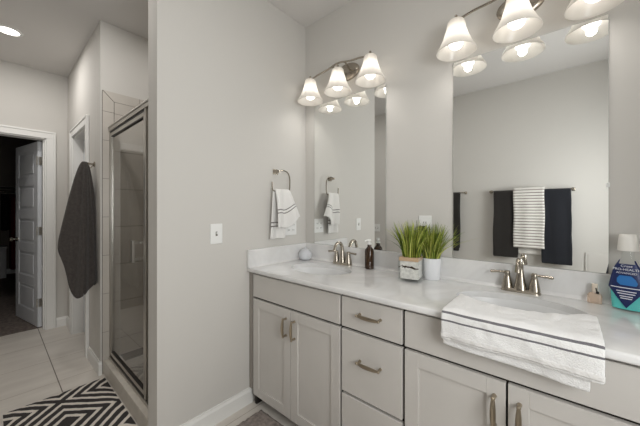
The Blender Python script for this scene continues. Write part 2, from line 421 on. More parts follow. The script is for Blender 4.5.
# panel doors ---------------------------------------------------
def panel_door(root, W, Hh, T=0.035):
    """door leaf local: x from 0 (hinge) to W, y thickness centred, z from 0.012"""
    z0 = 0.012; st = 0.105; rail = 0.10; n = 5
    ph = (Hh - z0 - rail*1.0*(n+1) - 0.06)/n
    slab = MB().box(0, W, -T/2+0.007, T/2-0.007, z0, Hh)
    for sgn in (-1, 1):
        ya, yb = (T/2-0.007, T/2) if sgn > 0 else (-T/2, -T/2+0.007)
        slab.box(0, st, ya, yb, z0, Hh).box(W-st, W, ya, yb, z0, Hh)
        z = z0
        for k in range(n+1):
            h = rail + (0.06 if k == 0 else 0)
            slab.box(st, W-st, ya, yb, z, z+h); z += h
            if k < n:
                for (a0, a1, b0, b1) in ((st, st+0.012, z, z+ph), (W-st-0.012, W-st, z, z+ph), (st+0.012, W-st-0.012, z, z+0.012), (st+0.012, W-st-0.012, z+ph-0.012, z+ph)):
                    slab.box(a0, a1, ya + (0 if sgn > 0 else 0.002), yb - (0.002 if sgn > 0 else 0), b0, b1)
                q = 0.035; yr = (T/2-0.007, T/2-0.0015) if sgn > 0 else (-T/2+0.0015, -T/2+0.007)
                slab.box(st+q, W-st-q, yr[0], yr[1], z+q, z+ph-q)
                z += ph
    o = slab.build('door_leaf', M['door'], root, bevel=0.0025, bseg=1, local=True)
    return o
def empty_struct(name, loc, rz):
    o = bpy.data.objects.new(name, None); C.objects.link(o); o.location = loc; o.rotation_euler = (0, 0, rz); o['kind'] = 'structure'; return o
d1 = empty_struct('door_1', (XF-0.115, -1.345, 0), PI + math.radians(11.5))
panel_door(d1, 0.70, 2.055)
for z in (0.28, 1.07, 1.84):
    MB().box(-0.010, 0.002, -0.024, 0.010, z-0.045, z+0.045).lathe([(0.006, -0.047), (0.006, 0.047)], (-0.006, 0.024, z), 10).build('hinge', M['chrome'], d1, local=True, bevel=0.001)
for s in (-1, 1):
    MB().lathe([(0.026, 0), (0.026, 0.006), (0.010, 0.010), (0.010, 0.035), (0.024, 0.042), (0.028, 0.055), (0.022, 0.066), (0.004, 0.070)] if s > 0 else [(0.026, 0), (0.026, -0.006), (0.010, -0.010), (0.010, -0.035), (0.024, -0.042), (0.028, -0.055), (0.022, -0.066), (0.004, -0.070)],
               (0.64, s*0.0175, 0.95), 20, axis='y').build('door_knob', M['nickel'], d1, smooth=True, local=True)
d2 = empty_struct('door_2', (dx0+0.014, YP+0.095, 0), 0)
panel_door(d2, dx1-dx0-0.028, 2.045)
MB().lathe([(0.026, 0), (0.026, -0.006), (0.010, -0.010), (0.010, -0.035), (0.026, -0.045), (0.022, -0.06), (0.004, -0.064)], (0.06, -0.0175, 0.95), 20, axis='y').build('door_knob', M['nickel'], d2, smooth=True, local=True)

# ---------------------------------------------------------------- shower
TT = 2.25
XT = -1.15  # tile face
g = MB().box(-1.16, XT-0.003, -1.119, -0.0, 0.0, TT)
struct(g.build('wall_shower_end_grout', M['grout']))
b = 0.076; e = 0.003
t = MB()
def tquad(m, pts, x0=XT-0.004, x1=XT):   # pts in (y,z)
    m.prism(pts, x1-x0, 'x', x0)
yL = -1.117; yI = yL+b
zs = [0.0, 0.33, 0.635, 0.94, 1.245, 1.55, 1.855, 2.085]
for a, c in zip(zs[:-1], zs[1:]): tquad(t, [(yL, a+e/2), (yI-e, a+e/2), (yI-e, c-e/2), (yL, c-e/2)])
tquad(t, [(yL, zs[-1]+e/2), (yI-e, zs[-1]+e/2), (yI-e, TT-b-e/3), (yL, TT-e*1.6)])
# top border, mitred at the corner
ys = [yL, -0.86, -0.555, -0.25, -0.003]
tquad(t, [(yL+e, TT), (yI, TT-b+e/2), (ys[1]-e/2, TT-b+e/2), (ys[1]-e/2, TT)])
for a, c in zip(ys[1:-1], ys[2:]): tquad(t, [(a+e/2, TT-b+e/2), (c-e/2, TT-b+e/2), (c-e/2, TT), (a+e/2, TT)])
# field
zf = [0.11, 0.25, 0.555, 0.86, 1.165, 1.47, 1.775, 2.08, TT-b]
yf = [yI, -0.70, -0.09, -0.003]
for a, c in zip(zf[:-1], zf[1:]):
    for k, (q, r) in enumerate(zip(yf[:-1], yf[1:])):
        tquad(t, [(q+e/2, a+e/2), (r-e/2, a+e/2), (r-e/2, c-e/2), (q+e/2, c-e/2)])
struct(t.build('wall_shower_end_tile', M['tile']))
# back wall tile and partition side tile inside the shower
t = MB(); gr = MB().box(XT, -0.133, -0.008, 0.0, 0, TT).box(-0.139, -0.13, -1.0, -0.008, 0, TT)
for a, c in zip(zf[:-1], zf[1:]):
    for q, r in ((XT, -0.84), (-0.84, -0.23), (-0.23, -0.145)): t.box(q+e/2, r-e/2, -0.011, -0.007, a+e/2, c-e/2)
    for q, r in ((-1.0, -0.62), (-0.62, -0.012)): t.box(-0.142, -0.138, q+e/2, r-e/2, a+e/2, c-e/2)
struct(gr.build('wall_shower_back_grout', M['grout'])); struct(t.build('wall_shower_back_tile', M['tile']))
struct(bx('floor_shower_pan', M['pan'], (-1.15, -0.142, -1.0, -0.011, 0, 0.05), bevel=0.004))
# curb
cb = thing('shower_curb', (-0.645, -1.055, 0), 'tan tiled shower curb beneath the framed glass door', 'curb')
MB().box(-1.147, -0.13, -1.106, -1.004, 0, 0.104).build('curb_core', M['grout'], cb)
m = MB(); xs = [-1.148, -0.95, -0.645, -0.34, -0.13]
for a, c in zip(xs[:-1], xs[1:]):
    m.box(a+0.001, c-0.001, -1.112, -1.106, 0.001, 0.103)
    m.box(a+0.001, c-0.001, -1.112, -1.001, 0.104, 0.111)
m.build('curb_tile', M['curb'], cb, bevel=0.0012)
# enclosure
YG = -1.06
en = thing('shower_enclosure', (-0.645, YG, 0.111), 'silver framed clear glass shower enclosure with hinged door', 'shower enclosure')
xa, xb, xd = -1.149, -0.131, -0.345
MB().box(xa, xb, YG-0.020, YG+0.018, 1.925, 1.96).box(xa, xb, YG-0.024, YG-0.020, 1.952, 1.964).build('header_rail', M['chrome'], en, bevel=0.002)
MB().box(xa, xb, YG-0.020, YG+0.018, 0.111, 0.134).build('sill_rail', M['chrome'], en, bevel=0.002)
MB().box(xa, xa+0.024, YG-0.016, YG+0.016, 0.134, 1.925).build('wall_jamb', M['chrome'], en, bevel=0.002)
MB().box(xb-0.02, xb, YG-0.016, YG+0.016, 0.134, 1.925).build('wall_jamb', M['chrome'], en, bevel=0.002)
MB().box(xd-0.004, xd+0.022, YG-0.016, YG+0.016, 0.134, 1.925).build('strike_post', M['chrome'], en, bevel=0.002)
MB().box(xd+0.022, xb-0.02, YG-0.003, YG+0.003, 0.134, 1.925).build('fixed_glass', M['shower_glass'], en)
dl, dr = xa+0.028, xd-0.008
dd = MB().box(dl, dl+0.022, YG-0.012, YG+0.012, 0.146, 1.912).box(dr-0.022, dr, YG-0.012, YG+0.012, 0.146, 1.912)
dd.box(dl+0.022, dr-0.022, YG-0.012, YG+0.012, 1.885, 1.912).box(dl+0.022, dr-0.022, YG-0.012, YG+0.012, 0.146, 0.176)
ds = dd.build('glass_door', M['chrome'], en, bevel=0.0015)
MB().box(dl+0.022, dr-0.022, YG-0.003, YG+0.003, 0.176, 1.885).build('pane', M['shower_glass'], ds)
gk = MB().box(dl, dr, YG-0.014, YG+0.010, 1.912, 1.925).box(dl+0.02, dr-0.02, YG-0.0125, YG+0.008, 1.879, 1.886).box(dl, dr, YG-0.014, YG+0.010, 0.134, 0.146).box(dl+0.02, dr-0.02, YG-0.0125, YG+0.008, 0.174, 0.180).box(xa+0.024, dl, YG-0.010, YG+0.008, 0.134, 1.925)
gk.build('gasket', M['gasket'], ds)
hx = -0.475
MB().box(hx-0.018, hx+0.026, YG-0.050, YG-0.036, 0.965, 1.105).box(hx-0.004, hx+0.008, YG-0.042, YG-0.002, 0.975, 0.99).box(hx-0.004, hx+0.008, YG-0.042, YG-0.002, 1.08, 1.095).box(hx-0.012, hx+0.018, YG+0.030, YG+0.040, 0.965, 1.105).box(hx-0.004, hx+0.008, YG+0.002, YG+0.032, 0.975, 0.99).box(hx-0.004, hx+0.008, YG+0.002, YG+0.032, 1.08, 1.095).build('handle', M['chrome'], ds, bevel=0.002)

# ---------------------------------------------------------------- vanity
YF = -0.550     # door fronts
def pull(name, c, axis, L, parent, m):
    """bow pull; c = centre on the door face, sticks out to -y"""
    ax = Vector((1, 0, 0)) if axis == 'x' else Vector((0, 0, 1)); c = Vector(c); out = Vector((0, -1, 0))
    pts, rad = [], []
    N = 12
    for i in range(N+1):
        s = -1+2*i/N
        pts.append(c + ax*(s*L/2) + out*(0.026 + 0.006*(1-s*s))); rad.append(0.0052+0.0042*(1-s*s))
    q = MB().tube(pts, rad, 10, 0.6 if axis == 'x' else 1.0, up=out)
    for s in (-1, 1):
        a = c + ax*(s*L/2*0.94)
        q.tube([a, a+out*0.018, a+out*0.028], [0.0075, 0.0052, 0.0062], 10)
        q.sphere(tuple(c + ax*(s*L/2*1.0) + out*0.027), 0.0068, seg=10)
    return q.build(name, m, parent, smooth=True)
def shaker(name, x0, x1, z0, z1, parent, st=0.058):
    m = MB().box(x0, x0+st, YF, YF+0.019, z0, z1).box(x1-st, x1, YF, YF+0.019, z0, z1)
    m.box(x0+st, x1-st, YF, YF+0.019, z1-st, z1).box(x0+st, x1-st, YF, YF+0.019, z0, z0+st)
    m.box(x0+st-0.002, x1-st+0.002, YF+0.008, YF+0.015, z0+st-0.002, z1-st+0.002)
    return m.build(name, M['cabinet'], parent, bevel=0.0012, bseg=1)
def carcass(root, x0, x1):
    m = MB().box(x0, x0+0.016, YF+0.021, -0.003, 0.0, 0.885).box(x1-0.016, x1, YF+0.021, -0.003, 0.0, 0.885)
    m.box(x0+0.016, x1-0.016, YF+0.021, -0.003, 0.075, 0.09).box(x0+0.016, x1-0.016, -0.018, -0.003, 0.09, 0.885)
    m.box(x0+0.016, x0+0.045, YF+0.0215, YF+0.040, 0.09, 0.885).box(x1-0.045, x1-0.016, YF+0.0215, YF+0.040, 0.09, 0.885)
    m.box(x0+0.045, x1-0.045, YF+0.0215, YF+0.040, 0.845, 0.885).box(x0+0.045, x1-0.045, YF+0.0215, YF+0.040, 0.695, 0.735)
    m.build('carcass', M['cabinet_dark'], root)
    MB().box(x0+0.016, x1-0.016, YF+0.085, YF+0.10, 0.0, 0.075).build('toe_kick', M['kick'], root)
def sink_cabinet(x0, x1, label, seam, sg=0.0016):
    r = thing('sink_cabinet', ((x0+x1)/2, -0.275, 0), label, 'cabinet')
    carcass(r, x0, x1)
    MB().box(x0+0.006, x1-0.006, YF, YF+0.019, 0.726, 0.874).build('false_front', M['cabinet'], r, bevel=0.0015, bseg=1)
    a = shaker('door', x0+0.006, seam-sg, 0.075, 0.713, r); pull('handle', (seam-0.036, YF, 0.608), 'z', 0.105, a, M['bronze'])
    a = shaker('door', seam+sg, x1-0.006, 0.075, 0.713, r); pull('handle', (seam+0.036, YF, 0.608), 'z', 0.105, a, M['bronze'])
    return r
sink_cabinet(0.036, 0.768, 'light grey two-door sink cabinet against the partition wall, under the far basin', 0.402)
sink_cabinet(1.098, 1.836, 'light grey two-door sink cabinet under the near basin with draped towel', 1.467, 0.0035)
dc = thing('drawer_cabinet', (0.933, -0.275, 0), 'narrow light grey three-drawer cabinet between the two sink cabinets', 'cabinet')
carcass(dc, 0.768, 1.098)
for z0, z1 in ((0.726, 0.874), (0.406, 0.713), (0.075, 0.393)):
    dr_ = MB().box(0.774, 1.092, YF, YF+0.019, z0, z1).build('drawer', M['cabinet'], dc, bevel=0.0015, bseg=1)
    pull('handle', (0.936, YF, {0.726: 0.806, 0.406: 0.585, 0.075: 0.26}[z0]), 'x', 0.115, dr_, M['bronze'])
fl = bx('filler_strip', M['filler'], (0.0015, 0.034, YF-0.002, YF+0.040, 0.107, 0.885)); tag(fl, 'narrow dark grey filler strip between partition wall and first cabinet', 'filler strip')

# countertop with two oval cut-outs
SX = [0.396, 1.462]; SY = -0.277; RX, RY = 0.226, 0.150
ct = thing('countertop', (0.94, -0.29, 0.886), 'long white marble-look vanity countertop with backsplash and two oval basins', 'countertop')
top = MB().box(0.0015, 1.860, -0.573, -0.001, 0.886, 0.914).build('slab', M['marble'], ct, bevel=0.009, bseg=4)
for k, sx in enumerate(SX):
    cut = MB().lathe([(1, 0.85), (1, 0.95)], (sx, SY, 0), 64, RX, RY).build('cut', M['marble'])
    md = top.modifiers.new('hole%d' % k, 'BOOLEAN'); md.operation = 'DIFFERENCE'; md.object = cut; md.solver = 'EXACT'
bpy.context.view_layer.update()
dg = bpy.context.evaluated_depsgraph_get()
nm = bpy.data.meshes.new_from_object(top.evaluated_get(dg))
top.modifiers.clear(); top.data = nm
for o in [o for o in bpy.data.objects if o.name.startswith('cut')]: bpy.data.objects.remove(o, do_unlink=True)
for p_ in nm.polygons: p_.use_smooth = True
nm.set_sharp_from_angle(angle=math.radians(35))
MB().box(0.022, 1.860, -0.021, -0.001, 0.9135, 1.033).build('backsplash', M['marble'], ct, bevel=0.003)
MB().box(0.001, 0.021, -0.573, -0.001, 0.9135, 1.033).build('side_splash', M['marble'], ct, bevel=0.003)
cv = MB()
prof = [(0, 0), (0.014, 0), (0.0075, 0.0025), (0.0025, 0.0075), (0, 0.014)]
cv.rings([[(x, -0.021-a, 0.914+b_) for a, b_ in prof] for x in (0.021, 1.860)])
cv.rings([[(0.021+a, y, 0.914+b_) for a, b_ in prof] for y in (-0.57, -0.021)])
cv.build('coved_joint', M['marble'], ct, smooth=True)
for k, sx in enumerate(SX):
    prof = [(1.045, 0.886), (1.045, 0.878), (0.985, 0.876), (0.985, 0.8855), (0.97, 0.884), (0.955, 0.872), (0.92, 0.840), (0.84, 0.800), (0.68, 0.772), (0.45, 0.757), (0.20, 0.751), (0.10, 0.749)]
    prof = [(0.985, 0.8858), (0.955, 0.870), (0.92, 0.840), (0.84, 0.800), (0.68, 0.772), (0.45, 0.757), (0.20, 0.751), (0.12, 0.749), (0.12, 0.742), (0.47, 0.749), (0.71, 0.764), (0.87, 0.794), (0.95, 0.838), (0.99, 0.868), (1.05, 0.876), (1.05, 0.8858)]
    R = []
    s = thing('sink_basin', (sx, SY, 0.742), ['oval white undermount basin at the far end below the bottle and faucet', 'oval white undermount basin at the near end, half covered by towel'][k], 'sink')
    mb = MB()
    rings_ = [[(sx+RX*r*math.cos(2*PI*i/64), SY+RY*r*math.sin(2*PI*i/64), z) for i in range(64)] for r, z in prof]
    rings_.append(rings_[0])
    mb.rings(rings_, True, False, False).build('bowl', M['ceramic'], s, smooth=True, auto=50)
    MB().lathe([(0.024, 0.7485), (0.024, 0.752), (0.018, 0.7525), (0.016, 0.750)], (sx, SY, 0), 24).build('drain', M['nickel'], s, smooth=True)
    MB().lathe([(0.009, 0), (0.009, -0.004)], (sx, SY+RY*0.88, 0.835), 16, axis='y').build('overflow', M['gasket'], s)

# faucets -------------------------------------------------------
def faucet(cx, cy, z, label):
    r = thing('faucet', (cx, cy, z), label, 'faucet')
    # base plate: softened bar tapering upwards
    def plate(hw, hd, zz):
        return [(cx+hw*math.copysign(abs(math.cos(a))**0.35, math.cos(a)), cy+hd*math.copysign(abs(math.sin(a))**0.6, math.sin(a)), zz) for a in [2*PI*i/32 for i in range(32)]]
    MB().rings([plate(0.078, 0.027, z), plate(0.078, 0.027, z+0.006), plate(0.073, 0.023, z+0.012), plate(0.070, 0.021, z+0.016)]).build('base_plate', M['nickel'], r, smooth=True)
    # spout: tapered square column then arc forwards
    col = [(0.0265, 0.012), (0.0235, 0.03), (0.018, 0.06), (0.0145, 0.085)]
    m = MB().lathe([(a, z+h) for a, h in col]+[(0.0125, z+0.105)], (cx, cy, 0), 24, sq=0.75)
    pts, rad = [], []
    for i in range(15):
        a = PI*0.86*i/14
        R_ = 0.044
        pts.append((cx, cy-R_+R_*math.cos(a)*1.0, z+0.105+R_*1.15*math.sin(a)))
        rad.append(0.0125-0.002*i/14)
    pts.append((cx, cy-2*R_-0.001, z+0.112)); rad.append(0.0120)
    pts.append((cx, cy-2*R_-0.003, z+0.104)); rad.append(0.0125)
    m.tube(pts, rad, 16, up=Vector((1, 0, 0)))
    m.build('spout', M['nickel'], r, smooth=True)
    MB().lathe([(0.003, z+0.03), (0.003, z+0.075), (0.006, z+0.080), (0.002, z+0.086)], (cx, cy+0.022, 0), 10).build('lift_rod', M['nickel'], r, smooth=True)
    for s in (-1, 1):
        hx_ = cx+s*0.053
        h = MB().lathe([(0.0235, z+0.012), (0.021, z+0.03), (0.0145, z+0.062), (0.0115, z+0.074), (0.0125, z+0.078), (0.0125, z+0.088), (0.009, z+0.094), (0.002, z+0.095)], (hx_, cy, 0), 24, sq=0.8).build('handle', M['nickel'], r, smooth=True)
        MB().tube([(hx_, cy, z+0.084), (hx_+s*0.022, cy-0.002, z+0.0855), (hx_+s*0.045, cy-0.004, z+0.085), (hx_+s*0.066, cy-0.006, z+0.083), (hx_+s*0.070, cy-0.006, z+0.0825)], [0.0065, 0.0070, 0.0085, 0.0100, 0.004], 12, 0.75).build('lever', M['nickel'], h, smooth=True)
    return r
faucet(0.412, -0.054, 0.914, 'brushed nickel two-handle faucet behind the far basin, left of amber bottle')
faucet(1.455, -0.054, 0.914, 'brushed nickel two-handle faucet behind the towel-covered near basin')

# ---------------------------------------------------------------- mirrors
def wall_mirror(x0, x1, z0, z1, label):
    r = thing('wall_mirror', ((x0+x1)/2, 0, z0), label, 'mirror')
    MB().box(x0, x1, -0.007, -0.001, z0, z1).build('silvered_glass', M['mirror'], r)
    e_ = 0.0012
    MB().box(x0-e_, x0, -0.007, -0.001, z0, z1).box(x1, x1+e_, -0.007, -0.001, z0, z1).box(x0-e_, x1+e_, -0.007, -0.001, z1, z1+e_).build('polished_edge', M['mirror_edge'], r)
    for zc in (z0+0.37,):
        for xx in ((x1,) if x0 > 1 else ()):
            MB().box(xx-0.007, xx+0.004, -0.0105, -0.0072, zc-0.009, zc+0.009).build('clip', M['plate'], r, bevel=0.001)
wall_mirror(0.102, 0.728, 1.0345, 2.122, 'tall frameless wall mirror over the far basin, nearer the partition wall')
wall_mirror(1.143, 1.752, 1.0345, 2.116, 'tall frameless wall mirror over the near basin, reflecting dark towels')

# ---------------------------------------------------------------- vanity lights
def vanity_light(cx, label):
    z = 2.29
    r = thing('vanity_light', (cx, -0.001, z), label, 'wall light')
    MB().lathe([(1, -0.001), (1, -0.010), (0.93, -0.018), (0.80, -0.022), (0.3, -0.026), (0.02, -0.027)], (cx, 0, z+0.005), 40, 0.098, 0.062, axis='y').build('backplate', M['nickel'], r, smooth=True)
    yb = -0.125
    pts = []
    for i in range(33):
        s = -1+2*i/32
        pts.append((cx+s*0.285, yb, z+0.002+0.030*math.cos(s*PI*0.98)*0.6 + 0.012*math.cos(s*PI*3)*0.35))
    MB().tube(pts, [0.0075 if 0 < i < 32 else 0.004 for i in range(33)], 8, 0.7).build('curved_bar', M['nickel'], r, smooth=True)
    for s in (-1, 1):
        MB().tube([(cx+s*0.03, -0.020, z+0.005), (cx+s*0.040, -0.060, z+0.012), (cx+s*0.05, -0.10, z+0.018), (cx+s*0.055, yb, z+0.016)], 0.006, 8).build('support_arm', M['nickel'], r, smooth=True)
    for s in (-1, 0, 1):
        sx_ = cx+s*0.258; zt = z-0.012
        MB().lathe([(0.007, z+0.012), (0.007, zt), (0.021, zt-0.003), (0.023, zt-0.03), (0.016, zt-0.045)], (sx_, yb, 0), 20).build('socket', M['nickel'], r, smooth=True)
        outer = [(0.033, 0), (0.040, -0.008), (0.047, -0.045), (0.059, -0.085), (0.076, -0.124), (0.091, -0.150), (0.095, -0.160)]
        inner = [(a-0.004, h) for a, h in reversed(outer)]
        prof = [(0.020, 0.001)] + outer + [(0.093, -0.1615)] + inner + [(0.020, -0.003)]
        rr = [[(sx_+a*math.cos(2*PI*i/40), yb+a*math.sin(2*PI*i/40), zt-0.004+h) for i in range(40)] for a, h in prof]
        rr.append(rr[0])
        MB().rings(rr, True, False, False).build('shade', M['shade'], r, smooth=True, auto=60)
        MB().lathe([(0.013, zt-0.03), (0.014, zt-0.05), (0.022, zt-0.072), (0.032, zt-0.097), (0.0345, zt-0.115), (0.031, zt-0.132), (0.021, zt-0.144), (0.003, zt-0.150)], (sx_, yb, 0), 24).build('bulb', M['bulb'], r, smooth=True)
        l = bpy.data.lights.new('bulb_lamp', 'SPOT'); l.energy = SPOT; l.color = (1.0, 0.965, 0.92); l.shadow_soft_size = 0.02
        l.spot_size = math.radians(158); l.spot_blend = 1.0
        lo = bpy.data.objects.new('lamp', l); C.objects.link(lo); lo.parent = r; lo.location = (sx_-cx, yb+0.001, zt-0.158-z)
    return r
vanity_light(0.425, 'three-shade brushed nickel vanity light above the far mirror')
vanity_light(1.448, 'three-shade brushed nickel vanity light above the near mirror')

# recessed downlights: the hall one is in view, the others are added fill
def downlight(x, y, CAN, label):
    r = thing('recessed_light', (x, y, ZC), label, 'ceiling light')
    MB().lathe([(0.062, -0.001), (0.088, -0.001), (0.086, -0.006), (0.066, -0.010)], (x, y, ZC), 40, cap0=False, cap1=False).build('trim_ring', M['trim'], r, smooth=True)
    MB().lathe([(0.066, -0.0015), (0.066, -0.004)], (x, y, ZC), 40).build('lens', M['lens'], r)
    l = bpy.data.lights.new('downlight_lamp', 'AREA'); l.shape = 'DISK'; l.size = 0.13; l.energy = CAN; l.color = (1.0, 0.97, 0.93)
    lo = bpy.data.objects.new('lamp', l); C.objects.link(lo); lo.parent = r; lo.location = (0, 0, -0.011)
for (x, y, cw_), lb in zip(CAN_AND_FILL_SPOTS, ('round recessed ceiling light above the hall by the doorway', 'added round recessed fill light over the vanity aisle', 'added round recessed fill light near the shower opening', 'added round recessed fill light inside the shower')):
    downlight(x, y, cw_, lb)

# ---------------------------------------------------------------- switches and outlets
def plate(name, label, cat, c, n, wid, hei, kind):
    """n: 'x+' 'y-' or 'y+' outward normal"""
    r = thing(name, c, label, cat)
    def b3(a0, a1, d0, d1, z0, z1):
        if n == 'x+': return MB().box(c[0]+d0, c[0]+d1, c[1]+a0, c[1]+a1, c[2]+z0, c[2]+z1)
        if n == 'y-': return MB().box(c[0]+a0, c[0]+a1, c[1]-d1, c[1]-d0, c[2]+z0, c[2]+z1)
        return MB().box(c[0]+a0, c[0]+a1, c[1]+d0, c[1]+d1, c[2]+z0, c[2]+z1)
    b3(-wid/2, wid/2, 0, 0.006, -hei/2, hei/2).build('cover_plate', M['plate'], r, bevel=0.002)
    cols = [0] if wid < 0.1 else [-0.023, 0.023]
    for a in cols:
        if kind == 'toggle':
            b3(a-0.006, a+0.006, 0.006, 0.0075, -0.013, 0.013).build('toggle_slot', M['grout'], r)
            b3(a-0.004, a+0.004, 0.0075, 0.020, -0.002, 0.010).build('toggle', M['plate'], r, bevel=0.001)
        else:
            for zz in (-0.020, 0.020):
                o = b3(a-0.0165, a+0.0165, 0.006, 0.0085, zz-0.014, zz+0.014).build('receptacle', M['plate'], r, bevel=0.002)
                b3(a-0.008, a-0.005, 0.0086, 0.0092, zz-0.005, zz+0.006).build('slot', M['black'], o)
                b3(a+0.005, a+0.008, 0.0086, 0.0092, zz-0.005, zz+0.006).build('slot', M['black'], o)
    return r
plate('light_switch', 'white single toggle light switch on the partition wall', 'switch', (0.0005, -0.792, 1.155), 'x+', 0.078, 0.122, 'toggle')
plate('wall_outlet', 'white double wall outlet on the partition wall behind the hanging hand towel', 'outlet', (0.0005, -0.172, 1.165), 'x+', 0.118, 0.118, 'out')
ol = plate('wall_outlet', 'white wall outlet between the two mirrors behind the grass', 'outlet', (0.985, -0.0005, 1.205), 'y-', 0.074, 0.122, 'out')
pg = tag(MB().box(0.962, 0.992, -0.040, -0.0098, 1.165, 1.205).tube([(0.978, -0.026, 1.165), (0.978, -0.028, 1.12), (0.982, -0.034, 1.05)], 0.003, 8).build('power_plug', M['black'], origin=(0.977, -0.025, 1.18)), 'black power plug in the outlet between the mirrors', 'plug')
plate('light_switch', 'white double switch plate on the shaded back wall, reflected in far mirror', 'switch', (-0.66, YB+0.0005, 1.02), 'y+', 0.118, 0.118, 'toggle')
ap = thing('access_panel', (1.95, YB, 0.45), 'flat painted access panel low on the back wall, seen in near mirror', 'panel')
MB().box(1.765, 2.14, YB+0.0005, YB+0.012, 0.40, 0.865).build('panel_frame', M['wall'], ap, bevel=0.002)
MB().box(1.785, 2.12, YB+0.012, YB+0.016, 0.42, 0.845).build('panel_cover', M['wall'], ap, bevel=0.0015)

# ---------------------------------------------------------------- towel ring and hand towel
M['white_stripe'] = striped_towel('white_striped_terry', srgb(236, 234, 231), srgb(120, 115, 114), [(0.52, 0.545), (0.60, 0.625)])
M['white_stripe_low'] = striped_towel('white_striped_terry_low', srgb(236, 234, 231), srgb(120, 115, 114), [(0.66, 0.685), (0.735, 0.76)])
tr = thing('towel_ring', (0.0, -0.325, 1.575), 'brushed nickel towel ring on the partition wall', 'towel ring')
MB().prism([(-0.348, 1.560), (-0.302, 1.560), (-0.302, 1.600), (-0.348, 1.600)], 0.006, 'x', 0.0005).rings([
    [(0.006, -0.325+a*0.019, 1.58+b_*0.017) for a, b_ in ((-1, -1), (1, -1), (1, 1), (-1, 1))],
    [(0.030, -0.325+a*0.009, 1.58+b_*0.009) for a, b_ in ((-1, -1), (1, -1), (1, 1), (-1, 1))],
    [(0.052, -0.325+a*0.008, 1.58+b_*0.008) for a, b_ in ((-1, -1), (1, -1), (1, 1), (-1, 1))]]).build('post', M['nickel'], tr, bevel=0.0015)
pts = [(0.046, -0.325, 1.583), (0.046, -0.285, 1.590), (0.046, -0.245, 1.578), (0.046, -0.225, 1.545), (0.046, -0.222, 1.49), (0.046, -0.228, 1.448), (0.046, -0.250, 1.434),
       (0.046, -0.36, 1.434), (0.046, -0.388, 1.448), (0.046, -0.393, 1.50)]
def smooth_path(pts, n=6):
    P = [Vector(p) for p in pts]; out = []
    for i in range(len(P)-1):
        p0, p1, p2, p3 = P[max(i-1, 0)], P[i], P[i+1], P[min(i+2, len(P)-1)]
        for k in range(n):
            t_ = k/n
            out.append(0.5*((2*p1)+(-p0+p2)*t_+(2*p0-5*p1+4*p2-p3)*t_*t_+(-p0+3*p1-3*p2+p3)*t_**3))
    out.append(P[-1]); return out
MB().tube(smooth_path(pts), 0.0048, 8, up=Vector((1, 0, 0))).build('ring', M['nickel'], tr, smooth=True)
ht = thing('hand_towel', (0.046, -0.31, 1.43), 'white hand towel with two grey stripes hanging from the towel ring', 'towel')
def ft(u, v):   # front layer, flares right with a lifted hem
    top, L = 1.452, 0.285 - 0.055*u + 0.02*math.sin(u*5)
    w_ = 0.135 + 0.085*v**1.2
    y = -0.375 + (u-0.0)*w_ + 0.01*v
    x = 0.060 + 0.012*math.sin(u*9+v*1.5)*(0.5+v) + 0.035*v*v*u + 0.010*math.sin(v*PI)
    z = top - v*L + 0.012*math.sin(u*9)*v
    if v < 0.08: x = 0.052 + (x-0.052)*v/0.08; z = top - v*L
    return (x, y, z)
cloth('front_fold', ft, 22, 22, M['white_stripe'], ht, 0.009)
def bt(u, v):   # back layer, longer, to the left
    top, L = 1.452, 0.360
    w_ = 0.115 + 0.03*v
    y = -0.382 + u*w_ - 0.020*v
    x = 0.040 + 0.008*math.sin(u*8+1)*(0.4+v) - 0.012*v
    if v < 0.08: x = 0.046 + (x-0.046)*v/0.08
    return (x, y, top - v*L)
cloth('back_fold', bt, 16, 22, M['white_stripe_low'], ht, 0.009)

# grey bath towel on hook ---------------------------------------
hk = thing('robe_hook', (-1.345, YP, 1.68), 'small nickel robe hook on the hall wall holding charcoal towel', 'hook')
MB().lathe([(0.022, 0), (0.022, -0.006), (0.008, -0.010), (0.007, -0.035), (0.012, -0.045), (0.003, -0.052)], (-1.345, YP-0.0005, 1.68), 20, axis='y').build('post', M['nickel'], hk, smooth=True)
MB().tube([(-1.345, YP-0.012, 1.67), (-1.345, YP-0.03, 1.645), (-1.345, YP-0.052, 1.652), (-1.345, YP-0.060, 1.67)], 0.005, 8).build('prong', M['nickel'], hk, smooth=True)
def gt(u, v):
    a = 2*PI*u
    k = min(1.0, 0.10 + 0.95*v**0.62)
    ri = 1 + 0.13*math.sin(a*5+1+v*1.0) + 0.07*math.sin(a*9+2)
    L = 1.0 - 0.32*max(0, -math.sin(a+0.15))**2 + 0.11*max(0, math.cos(a+0.5))**6 + 0.02*math.sin(a*5)
    x = -1.350 + 0.145*k*ri*math.cos(a) + 0.02*v
    y = YP - 0.066 + (-0.035*v) + 0.112*k*ri*math.sin(a)
    y = min(y, YP-0.008 - 0.002*math.sin(a*7))
    z = 1.695 - v*L*1.0 - 0.0*(1-k)
    return (x, y, z)
gtw = cloth('bath_towel', gt, 72, 30, M['grey_towel'], None, 0.007, origin=(-1.345, YP-0.06, 1.70))
tag(gtw, 'charcoal grey bath towel hanging bunched from hook on the hall wall', 'towel')

